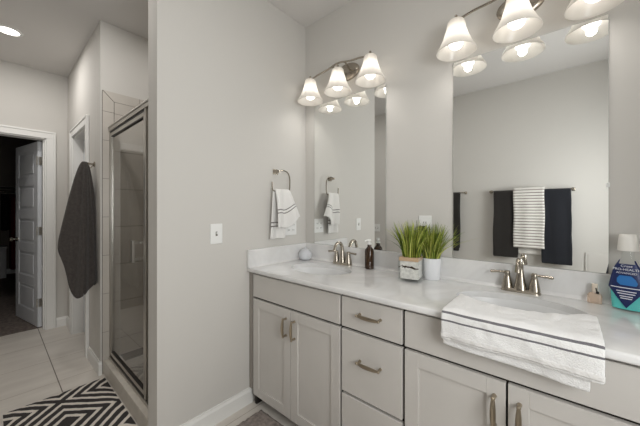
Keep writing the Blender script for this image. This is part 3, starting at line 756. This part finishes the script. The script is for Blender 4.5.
# towel bars on the back wall -------------------------------------
def towel_bar(x0, x1, z, label):
    r = thing('towel_bar', ((x0+x1)/2, YB, z), label, 'towel bar')
    yc = YB+0.062
    MB().tube([(x0, yc, z), (x1, yc, z)], 0.008, 12).build('rail', M['nickel'], r, smooth=True)
    for x in (x0, x1):
        MB().box(x-0.014, x+0.014, YB+0.0005, YB+0.010, z-0.018, z+0.018).box(x-0.010, x+0.010, YB+0.010, YB+0.074, z-0.010, z+0.010).build('bracket', M['nickel'], r, bevel=0.002)
    return yc
yc = towel_bar(0.925, 1.675, 1.520, 'long nickel towel bar on the back wall holding three towels')
towel_bar(0.02, 0.640, 1.520, 'nickel towel bar on the back wall holding one dark towel, nearer the shower')
def hang(name, label, x0, x1, z, Lf, Lb, m, off=0.0145, seed=0, ribs=0, th=0.010, flare=0.0):
    tot = Lf+Lb+PI*off
    def fn(u, v):
        s = v*tot
        wav = 0.004*math.sin(u*11+seed)*1.0 + 0.003*noise.noise(Vector((u*4, v*5, seed)))
        if s < Lf: y = yc+off+0.004; zz = z-(Lf-s); k = (Lf-s)/Lf
        elif s < Lf+PI*off:
            a = (s-Lf)/off; y = yc+off*math.cos(a)+0.002; zz = z+off*math.sin(a); k = 0
        else: y = yc-off; zz = z-(s-Lf-PI*off); k = (s-Lf-PI*off)/Lb
        y += wav*min(1, k*4)
        if ribs and s < Lf: y += 0.011*abs(math.sin(PI*ribs*(Lf-s)/Lf))
        x = x0+(x1-x0)*u + flare*k*(u-0.5) + 0.003*math.sin(v*20+seed)
        return (x, y, zz)
    o = cloth(name, fn, 14, 150 if ribs else 44, m, None, th, sub=not ribs, origin=((x0+x1)/2, yc, z))
    return tag(o, label, 'towel')
hang('bath_towel', 'dark brown-black bath towel on the left of the long back-wall bar in near mirror', 0.962, 1.19, 1.522, 0.77, 0.74, M['brown_towel'], seed=1, flare=0.02)
hang('bath_towel', 'black-navy bath towel right of the white ribbed towel, reflected in near mirror', 1.42, 1.655, 1.522, 0.80, 0.76, M['navy_towel'], seed=2, flare=0.02)
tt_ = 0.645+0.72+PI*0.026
M['rib_groove_shade'] = striped_towel('ribbed_white_towel_groove_shade', srgb(236, 233, 228), srgb(158, 151, 144), [((k-0.20)*0.645/20/tt_, (k+0.20)*0.645/20/tt_) for k in range(1, 21)])  # darker bands paint the shade in the grooves between the ribs
hang('hand_towel', 'white horizontally ribbed towel between two dark towels in near mirror', 1.160, 1.440, 1.524, 0.645, 0.72, M['rib_groove_shade'], off=0.026, seed=3, ribs=20, th=0.006)
hang('bath_towel', 'dark bath towel alone on the second bar, at near mirror left edge', 0.10, 0.585, 1.522, 0.75, 0.72, M['brown_towel'], seed=4)

# ---------------------------------------------------------------- towel over near basin
M['sink_stripe'] = striped_towel('basin_towel_terry', srgb(240, 239, 238), srgb(112, 110, 114), [(0.722, 0.739), (0.795, 0.812)])
bt_ = thing('hand_towel', (1.48, -0.46, 0.914), 'white terry hand towel with two grey stripes draped over near basin and counter edge', 'towel')
def drape(dz=0.0, L=0.105, x0=1.268, x1=1.700, ys=-0.325, skew=0.0, lift=0.0):
    yE = -0.584
    top_len = (yE - ys)*-1; R_ = 0.012
    tot = top_len + L
    def fn(u, v):
        s = v*tot
        x = x0+(x1-x0)*u
        n_ = 0.008*noise.noise(Vector((u*6, v*5, 3.1+dz*100))) + 0.004*noise.noise(Vector((u*17, v*13, 1.1+dz*100)))
        y0s = ys - 0.028*math.sin(u*PI*0.9)*(1-min(1, v*1.4)) + 0.018*math.sin(u*7)*(1-v)
        if s < top_len:
            y = y0s + (yE-y0s)*(s/top_len)
            inside = max(0, 1-((x-SX[1])/(RX*0.95))**2-((y-SY)/(RY*0.95))**2)
            z = 0.921 + lift + dz - 0.055*min(1, inside*1.3)*1.0
            z += abs(n_)
            # round over the edge
            d = top_len - s
            if d < R_: z -= (R_-d)*0.35
        else:
            d = s-top_len
            y = yE - 0.004 - 0.004*math.sin(u*8)*d/L - dz*1.0 - 0.003*min(1, d/0.02)
            z = 0.9165 + lift + dz - d*(1+skew*u)
            x += 0.006*math.sin(u*6)*d/L
            y += n_*0.7
        return (x, y, z)
    return fn
cloth('upper_layer', drape(0.009, 0.100), 44, 40, M['sink_stripe'], bt_, 0.008)
M['sink_plain'] = mat('basin_towel_plain', srgb(238, 237, 236), 1.0, bump=1.0, bscale=260)
cloth('lower_layer', drape(-0.001, 0.112, 1.272, 1.672, ys=-0.36, skew=0.14), 40, 36, M['sink_plain'], bt_, 0.006)
# hem band
def hemf(u, v):
    x = 1.268+(1.700-1.268)*u
    p0 = drape(0.009, 0.100)(u, 0.93+0.045*v)
    return (p0[0], p0[1]-0.0052, p0[2])
cloth('woven_hem', hemf, 80, 4, mat('woven_hem', srgb(226, 224, 222), 0.7, bump=0.8, bscale=120), bt_, 0.002, sub=False)

# ---------------------------------------------------------------- things on the counter
# amber bottle with white pump
bo = thing('soap_bottle', (0.640, -0.064, 0.9145), 'amber pump bottle with white pump between far faucet and grass', 'bottle')
z = 0.9145; c = (0.640, -0.064, 0)
MB().lathe([(0.026, z), (0.030, z+0.004), (0.030, z+0.112), (0.027, z+0.126), (0.016, z+0.140), (0.0125, z+0.146), (0.0125, z+0.164)], c, 32).build('glass_body', M['amber'], bo, smooth=True)
MB().lathe([(0.0135, z+0.159), (0.0145, z+0.161), (0.0145, z+0.170), (0.006, z+0.173), (0.0045, z+0.180)], c, 24).build('collar', M['plate'], bo, smooth=True)
MB().lathe([(0.010, z+0.180), (0.012, z+0.183), (0.011, z+0.193), (0.004, z+0.195)], c, 20).tube([(c[0], c[1], z+0.188), (c[0]-0.008, c[1]-0.020, z+0.188), (c[0]-0.013, c[1]-0.034, z+0.182)], [0.005, 0.0045, 0.0035], 10).build('pump_head', M['plate'], bo, smooth=True)

def grass(c, z, R_, n, H0, H1, spread, parent, bias=(0, 0)):
    m = MB()
    for i in range(n):
        a = random.random()*2*PI; r0 = R_*math.sqrt(random.random())
        bx_, by_ = c[0]+r0*math.cos(a), c[1]+r0*math.sin(a)
        h = random.uniform(H0, H1)
        lean = spread*(0.25+0.75*r0/R_)*random.uniform(0.2, 1.1)*(1.8 if random.random() < 0.14 else 1); la = a+random.uniform(-0.5, 0.5)
        dx_, dy_ = math.cos(la)*lean+bias[0], math.sin(la)*lean+bias[1]
        wd = random.uniform(0.0018, 0.0036); wa = random.random()*PI
        wx, wy = math.cos(wa)*wd, math.sin(wa)*wd
        base = len(m.v); N = 4
        for k in range(N+1):
            t_ = k/N; q = 1-0.85*t_**2
            px, py, pz = bx_+dx_*t_**1.6, by_+dy_*t_**1.6, z+h*(t_-0.12*t_*t_*lean/0.06)
            py = min(py, -0.012)
            m.v += [(px-wx*q, py-wy*q, pz), (px+wx*q, py+wy*q, pz)]
        for k in range(N): m.f.append((base+2*k, base+2*k+1, base+2*k+3, base+2*k+2))
    return m.build('grass_foliage', M['grass'], parent)
# glass cube planter
gv = thing('glass_planter', (0.962, -0.175, 0.9145), 'square clear glass vase with tan sand and twigs, full of green grass', 'plant')
z = 0.9145; cx, cy, hw = 0.974, -0.182, 0.057; ang = math.radians(8)
def rot(pts, cx=cx, cy=cy): return [(cx+(x-cx)*math.cos(ang)-(y-cy)*math.sin(ang), cy+(x-cx)*math.sin(ang)+(y-cy)*math.cos(ang), zz) for x, y, zz in pts]
def rbox(m, b_): 
    n0 = len(m.v); m.box(*b_); m.v[n0:] = rot(m.v[n0:]); return m
m = MB()
rbox(m, (cx-hw, cx+hw, cy-hw, cy+hw, z, z+0.012))
for b_ in ((cx-hw, cx-hw+0.004, cy-hw, cy+hw), (cx+hw-0.004, cx+hw, cy-hw, cy+hw), (cx-hw+0.004, cx+hw-0.004, cy-hw, cy-hw+0.004), (cx-hw+0.004, cx+hw-0.004, cy+hw-0.004, cy+hw)):
    rbox(m, b_+(z+0.0125, z+0.136))
m.build('glass_cube', M['clear'], gv)
iw = hw-0.006
rbox(MB(), (cx-iw+0.004, cx+iw-0.004, cy-iw+0.007, cy+iw-0.004, z+0.014, z+0.110)).build('gravel_layer', M['gravel'], gv, bevel=0.003)
rbox(MB(), (cx-iw, cx+iw, cy-iw, cy+iw, z+0.111, z+0.130)).build('sand_layer', M['sand'], gv, bevel=0.002)
m = MB()
for k in range(5):
    x_ = cx-0.040+0.018*k
    m.tube([(x_-0.010, cy-0.0465, z+0.072+0.003*k), (x_+0.012, cy-0.047, z+0.086-0.003*k), (x_+0.028, cy-0.0455, z+0.072+0.004*(k % 3))], 0.0028, 6)
m.build('twigs', M['twig'], gv, smooth=True)
grass((cx+0.002, cy+0.005), z+0.128, 0.047, 330, 0.13, 0.215, 0.085, gv)
# white pot
wp = thing('potted_grass', (1.047, -0.074, 0.9145), 'round white pot of green grass behind the glass vase', 'plant')
MB().lathe([(0.042, z), (0.044, z+0.003), (0.050, z+0.118), (0.047, z+0.118), (0.045, z+0.100), (0.01, z+0.100)], (1.047, -0.074, 0), 40).build('pot', M['whitepot'], wp, smooth=True)
MB().lathe([(0.0445, z+0.1005), (0.0445, z+0.107), (0.02, z+0.109)], (1.047, -0.074, 0), 24).build('soil', M['soil'], wp)
grass((1.047, -0.074), z+0.106, 0.043, 330, 0.14, 0.225, 0.095, wp)
# frosted jar in corner
jr = thing('cotton_jar', (0.085, -0.095, 0.9145), 'small rounded white frosted jar in the counter corner beneath the hand towel', 'jar')
MB().lathe([(0.030, z), (0.046, z+0.012), (0.052, z+0.035), (0.047, z+0.058), (0.036, z+0.070)], (0.085, -0.095, 0), 24).build('jar_body', M['frost'], jr, smooth=True)
MB().lathe([(0.038, z+0.0705), (0.038, z+0.076), (0.020, z+0.084), (0.008, z+0.087), (0.009, z+0.094), (0.002, z+0.097)], (0.085, -0.095, 0), 24).build('lid', M['frost'], jr, smooth=True)
# perfume bottle
pf = thing('perfume_bottle', (1.708, -0.050, 0.9145), 'small pale pink glass perfume bottle left of the blue-labelled bottle', 'bottle')
c = (1.708, -0.050, 0)
MB().lathe([(0.021, z), (0.023, z+0.003), (0.0225, z+0.032), (0.018, z+0.040), (0.009, z+0.044)], c, 32, 1.0, 0.6, sq=0.5).build('glass_body', M['perfume'], pf, smooth=True)
MB().lathe([(0.0085, z+0.044), (0.0095, z+0.046), (0.0095, z+0.078), (0.008, z+0.080)], c, 20).build('cap', M['perfume_cap'], pf, smooth=True)
MB().sphere((1.716, -0.062, z+0.046), 0.0056).tube([(1.715, -0.061, z+0.048), (1.713, -0.060, z+0.056), (1.711, -0.059, z+0.064)], 0.0022, 6).build('bow', M['black'], pf, smooth=True)

# mouthwash bottle -------------------------------------------------
mx, my = 1.800, -0.073
mw = thing('mouthwash_bottle', (mx, my, 0.9145), 'large clear mouthwash bottle with teal liquid, navy label and white cap', 'bottle', rz=0)
def oval(a, b_, zz, p_=0.7, dx=0): return [(mx+dx+a*math.copysign(abs(math.cos(t_))**p_, math.cos(t_)), my+b_*math.copysign(abs(math.sin(t_))**p_, math.sin(t_)), zz) for t_ in [2*PI*i/40 for i in range(40)]]
body = [(0.044, 0.028, 0), (0.049, 0.033, 0.006), (0.051, 0.034, 0.05), (0.053, 0.034, 0.085), (0.047, 0.032, 0.125), (0.040, 0.028, 0.160), (0.028, 0.022, 0.185), (0.017, 0.016, 0.200), (0.0165, 0.0165, 0.236)]
MB().rings([oval(a, b_, z+h) for a, b_, h in body]).build('clear_body', M['clear'], mw, smooth=True)
liq = [(0.045, 0.029, 0.004), (0.0480, 0.0315, 0.05), (0.0500, 0.0315, 0.085)]
MB().rings([oval(a-0.001, b_-0.001, z+h) for a, b_, h in liq]).build('teal_liquid', M['teal'], mw, smooth=True)
MB().lathe([(0.0285, z+0.228), (0.0290, z+0.232), (0.0275, z+0.258), (0.0245, z+0.288), (0.022, z+0.291)], (mx, my, 0), 40).build('cap', M['cap'], mw, smooth=True)
# label, wrapped on the front: outline in (angle-like u across, height)
def body_r(h):
    for (a0, b0, h0), (a1, b1, h1) in zip(body[:-1], body[1:]):
        if h <= h1: t_ = (h-h0)/(h1-h0); return a0+(a1-a0)*t_, b0+(b1-b0)*t_
    return body[-1][:2]
def on_body(u, h, off=0.0012):
    """u in -1..1 across the front"""
    a, b_ = body_r(h); p_ = 0.7
    xx = u*a*0.97
    cc = abs(u*0.97)**(1/p_); sn = math.sqrt(max(0, 1-cc*cc))
    return (mx+xx*(1+off/a), my-b_*sn**p_-off, z+h)
outline = [(0.0, 0.012), (0.36, 0.040), (0.72, 0.072), (0.97, 0.088), (0.95, 0.110), (0.90, 0.140), (0.90, 0.166), (0.97, 0.192)]  # right half: width u at height
def lab(name, rows, m, off):
    q = MB()
    for h, u0, u1 in rows:
        q.v += [on_body(u0+(u1-u0)*i/12, h, off) for i in range(13)]
    for j in range(len(rows)-1):
        for i in range(12): a = j*13+i; q.f.append((a, a+1, a+14, a+13))
    return q.build(name, m, mw, solid=0.0006)
rows = [(0.012, -0.02, 0.02), (0.030, -0.26, 0.26), (0.050, -0.52, 0.52), (0.070, -0.76, 0.76), (0.085, -0.96, 0.96), (0.110, -0.95, 0.95), (0.130, -0.93, 0.93), (0.150, -0.92, 0.92), (0.170, -0.90, 0.90), (0.178, -0.88, 0.88)]
nl = lab('front_label', rows, M['label_navy'], 0.0012)
lab('label_peak', [(0.178, -0.88, -0.70), (0.192, -0.92, -0.80)], M['label_navy'], 0.0012)
lab('label_peak', [(0.178, 0.70, 0.88), (0.192, 0.80, 0.92)], M['label_navy'], 0.0012)
lab('blue_print', [(0.098, -0.30, 0.50), (0.108, -0.50, 0.60), (0.122, -0.52, 0.50), (0.134, -0.38, 0.30)], M['label_blue'], 0.0026)
def text_on(txt, h, size, m):
    cu = bpy.data.curves.new('label_text', 'FONT'); cu.body = txt; cu.size = size; cu.align_x = 'CENTER'; cu.extrude = 0.0002
    ob = bpy.data.objects.new('label_text', cu); C.objects.link(ob)
    bpy.context.view_layer.update()
    me = bpy.data.meshes.new_from_object(ob.evaluated_get(bpy.context.evaluated_depsgraph_get()))
    bpy.data.objects.remove(ob, do_unlink=True); bpy.data.curves.remove(cu)
    for v in me.vertices:
        a, b_ = body_r(h+v.co.y)
        p_ = on_body(max(-0.97, min(0.97, v.co.x/(a*0.97))), h+v.co.y, 0.0034+v.co.z)
        v.co = Vector(p_)-wloc(mw)
    me.materials.clear(); me.materials.append(m)
    o = bpy.data.objects.new('label_text', me); C.objects.link(o); o.parent = mw
    return o
text_on('Crest', 0.1665, 0.0125, M['label_text'])
text_on('PRO-HEALTH', 0.1535, 0.0118, M['label_text'])
text_on('ADVANCED', 0.141, 0.0095, M['label_text'])
lab('print_line', [(0.0865, -0.80, 0.80), (0.0895, -0.80, 0.80)], M['label_text'], 0.0022)
for h_, u_ in ((0.073, 0.50), (0.064, 0.45), (0.054, 0.34), (0.046, 0.30)):
    lab('print_line', [(h_, -u_, u_), (h_+0.0032, -u_, u_)], M['label_text'], 0.0022)

mw.rotation_euler = (0, 0, math.radians(-14))

# ---------------------------------------------------------------- rugs
def slab_rug(name, m, x0, x1, y0, y1, h, label, amp=0.002, nx=60, ny=40):
    q = MB()
    def P(i, j):
        x = x0+(x1-x0)*i/nx; y = y0+(y1-y0)*j/ny
        ed = min(i, nx-i, 3)/3*min(j, ny-j, 3)/3
        return (x, y, 0.0015+(h-0.0015)*(0.25+0.75*ed)+amp*noise.noise(Vector((x*60, y*60, 0))))
    n_ = 0
    for j in range(ny+1):
        for i in range(nx+1): q.v.append(P(i, j))
    for j in range(ny):
        for i in range(nx): a = j*(nx+1)+i; q.f.append((a, a+1, a+nx+2, a+nx+1))
    b0 = len(q.v)
    idx = [i for i in range(nx+1)] + [(j*(nx+1)+nx) for j in range(1, ny+1)] + [(ny*(nx+1)+i) for i in range(nx-1, -1, -1)] + [j*(nx+1) for j in range(ny-1, 0, -1)]
    for k in idx: q.v.append((q.v[k][0], q.v[k][1], 0.001))
    L_ = len(idx)
    for k in range(L_): q.f.append((idx[k], b0+k, b0+(k+1) % L_, idx[(k+1) % L_]))
    q.f.append(tuple(b0+k for k in range(L_)))
    o = q.build(name, m, smooth=True, auto=60)
    return tag(o, label, 'rug')
slab_rug('bath_rug', M['diamond_rug'], -1.085, -0.16, -1.645, -1.118, 0.013, 'black and white rug with nested diamond pattern beside the shower curb')
slab_rug('bath_rug', M['rug'], 0.125, 0.95, -1.12, -0.545, 0.020, 'plain grey-brown shaggy rug in front of the vanity cabinets', amp=0.007, nx=110, ny=80)

# ---------------------------------------------------------------- bedroom closet beyond the doorway
cs = thing('closet_shelf', (-6.65, -1.7, 1.74), 'dark closet shelf with hanging rod in the unlit room', 'shelf')
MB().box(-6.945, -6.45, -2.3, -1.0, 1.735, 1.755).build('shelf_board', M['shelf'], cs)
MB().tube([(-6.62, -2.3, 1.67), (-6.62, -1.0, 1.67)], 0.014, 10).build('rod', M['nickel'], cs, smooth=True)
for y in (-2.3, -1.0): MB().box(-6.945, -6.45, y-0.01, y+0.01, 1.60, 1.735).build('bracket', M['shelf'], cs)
def garment(y, w_, L, m, label, nm='hanging_garment', group=None):
    zt = 1.61
    R_ = []
    for k, (hw_, zz) in enumerate(((0.03, zt), (0.10, zt-0.03), (0.20, zt-0.08), (0.21, zt-0.3), (0.22, zt-L*0.7), (0.24, zt-L))):
        R_.append([(-6.62+hw_*math.cos(a)*(1+0.06*math.sin(5*a+y*9)), y+w_/2*math.sin(a)*(1+0.1*math.sin(7*a)), zz) for a in [2*PI*i/24 for i in range(24)]])
    r = thing(nm, (-6.62, y, zt), label, 'garment', group)
    MB().rings(R_).build('fabric', m, r, smooth=True)
    MB().tube(smooth_path([(-6.62, y, zt), (-6.62, y, zt+0.02), (-6.605, y, zt+0.055), (-6.62, y, zt+0.078), (-6.638, y, zt+0.06)], 4), 0.003, 6).build('hanger_hook', M['nickel'], r, smooth=True)
for k, y in enumerate((-2.1, -1.98, -1.86, -1.75, -1.64)):
    garment(y, 0.10, 1.0+0.06*(k % 3), M['darkcloth'], 'black garment hanging in the dark closet beyond the open door', group='black garments in the closet')
garment(-1.525, 0.10, 0.70, M['darkcloth'], 'shorter black garment just left of the red one in the closet')
garment(-1.415, 0.10, 1.45, M['red'], 'long dark red garment hanging in the dark room beyond the door')
sb = thing('storage_box', (-6.65, -1.62, 0.02), 'white storage box under the garments in the dark room', 'box')
MB().box(-6.85, -6.45, -1.78, -1.51, 0.006, 0.56).build('box_body', M['whitecloth'], sb, bevel=0.01)
MB().box(-6.86, -6.44, -1.79, -1.50, 0.56, 0.60).build('lid', M['whitecloth'], sb, bevel=0.008)
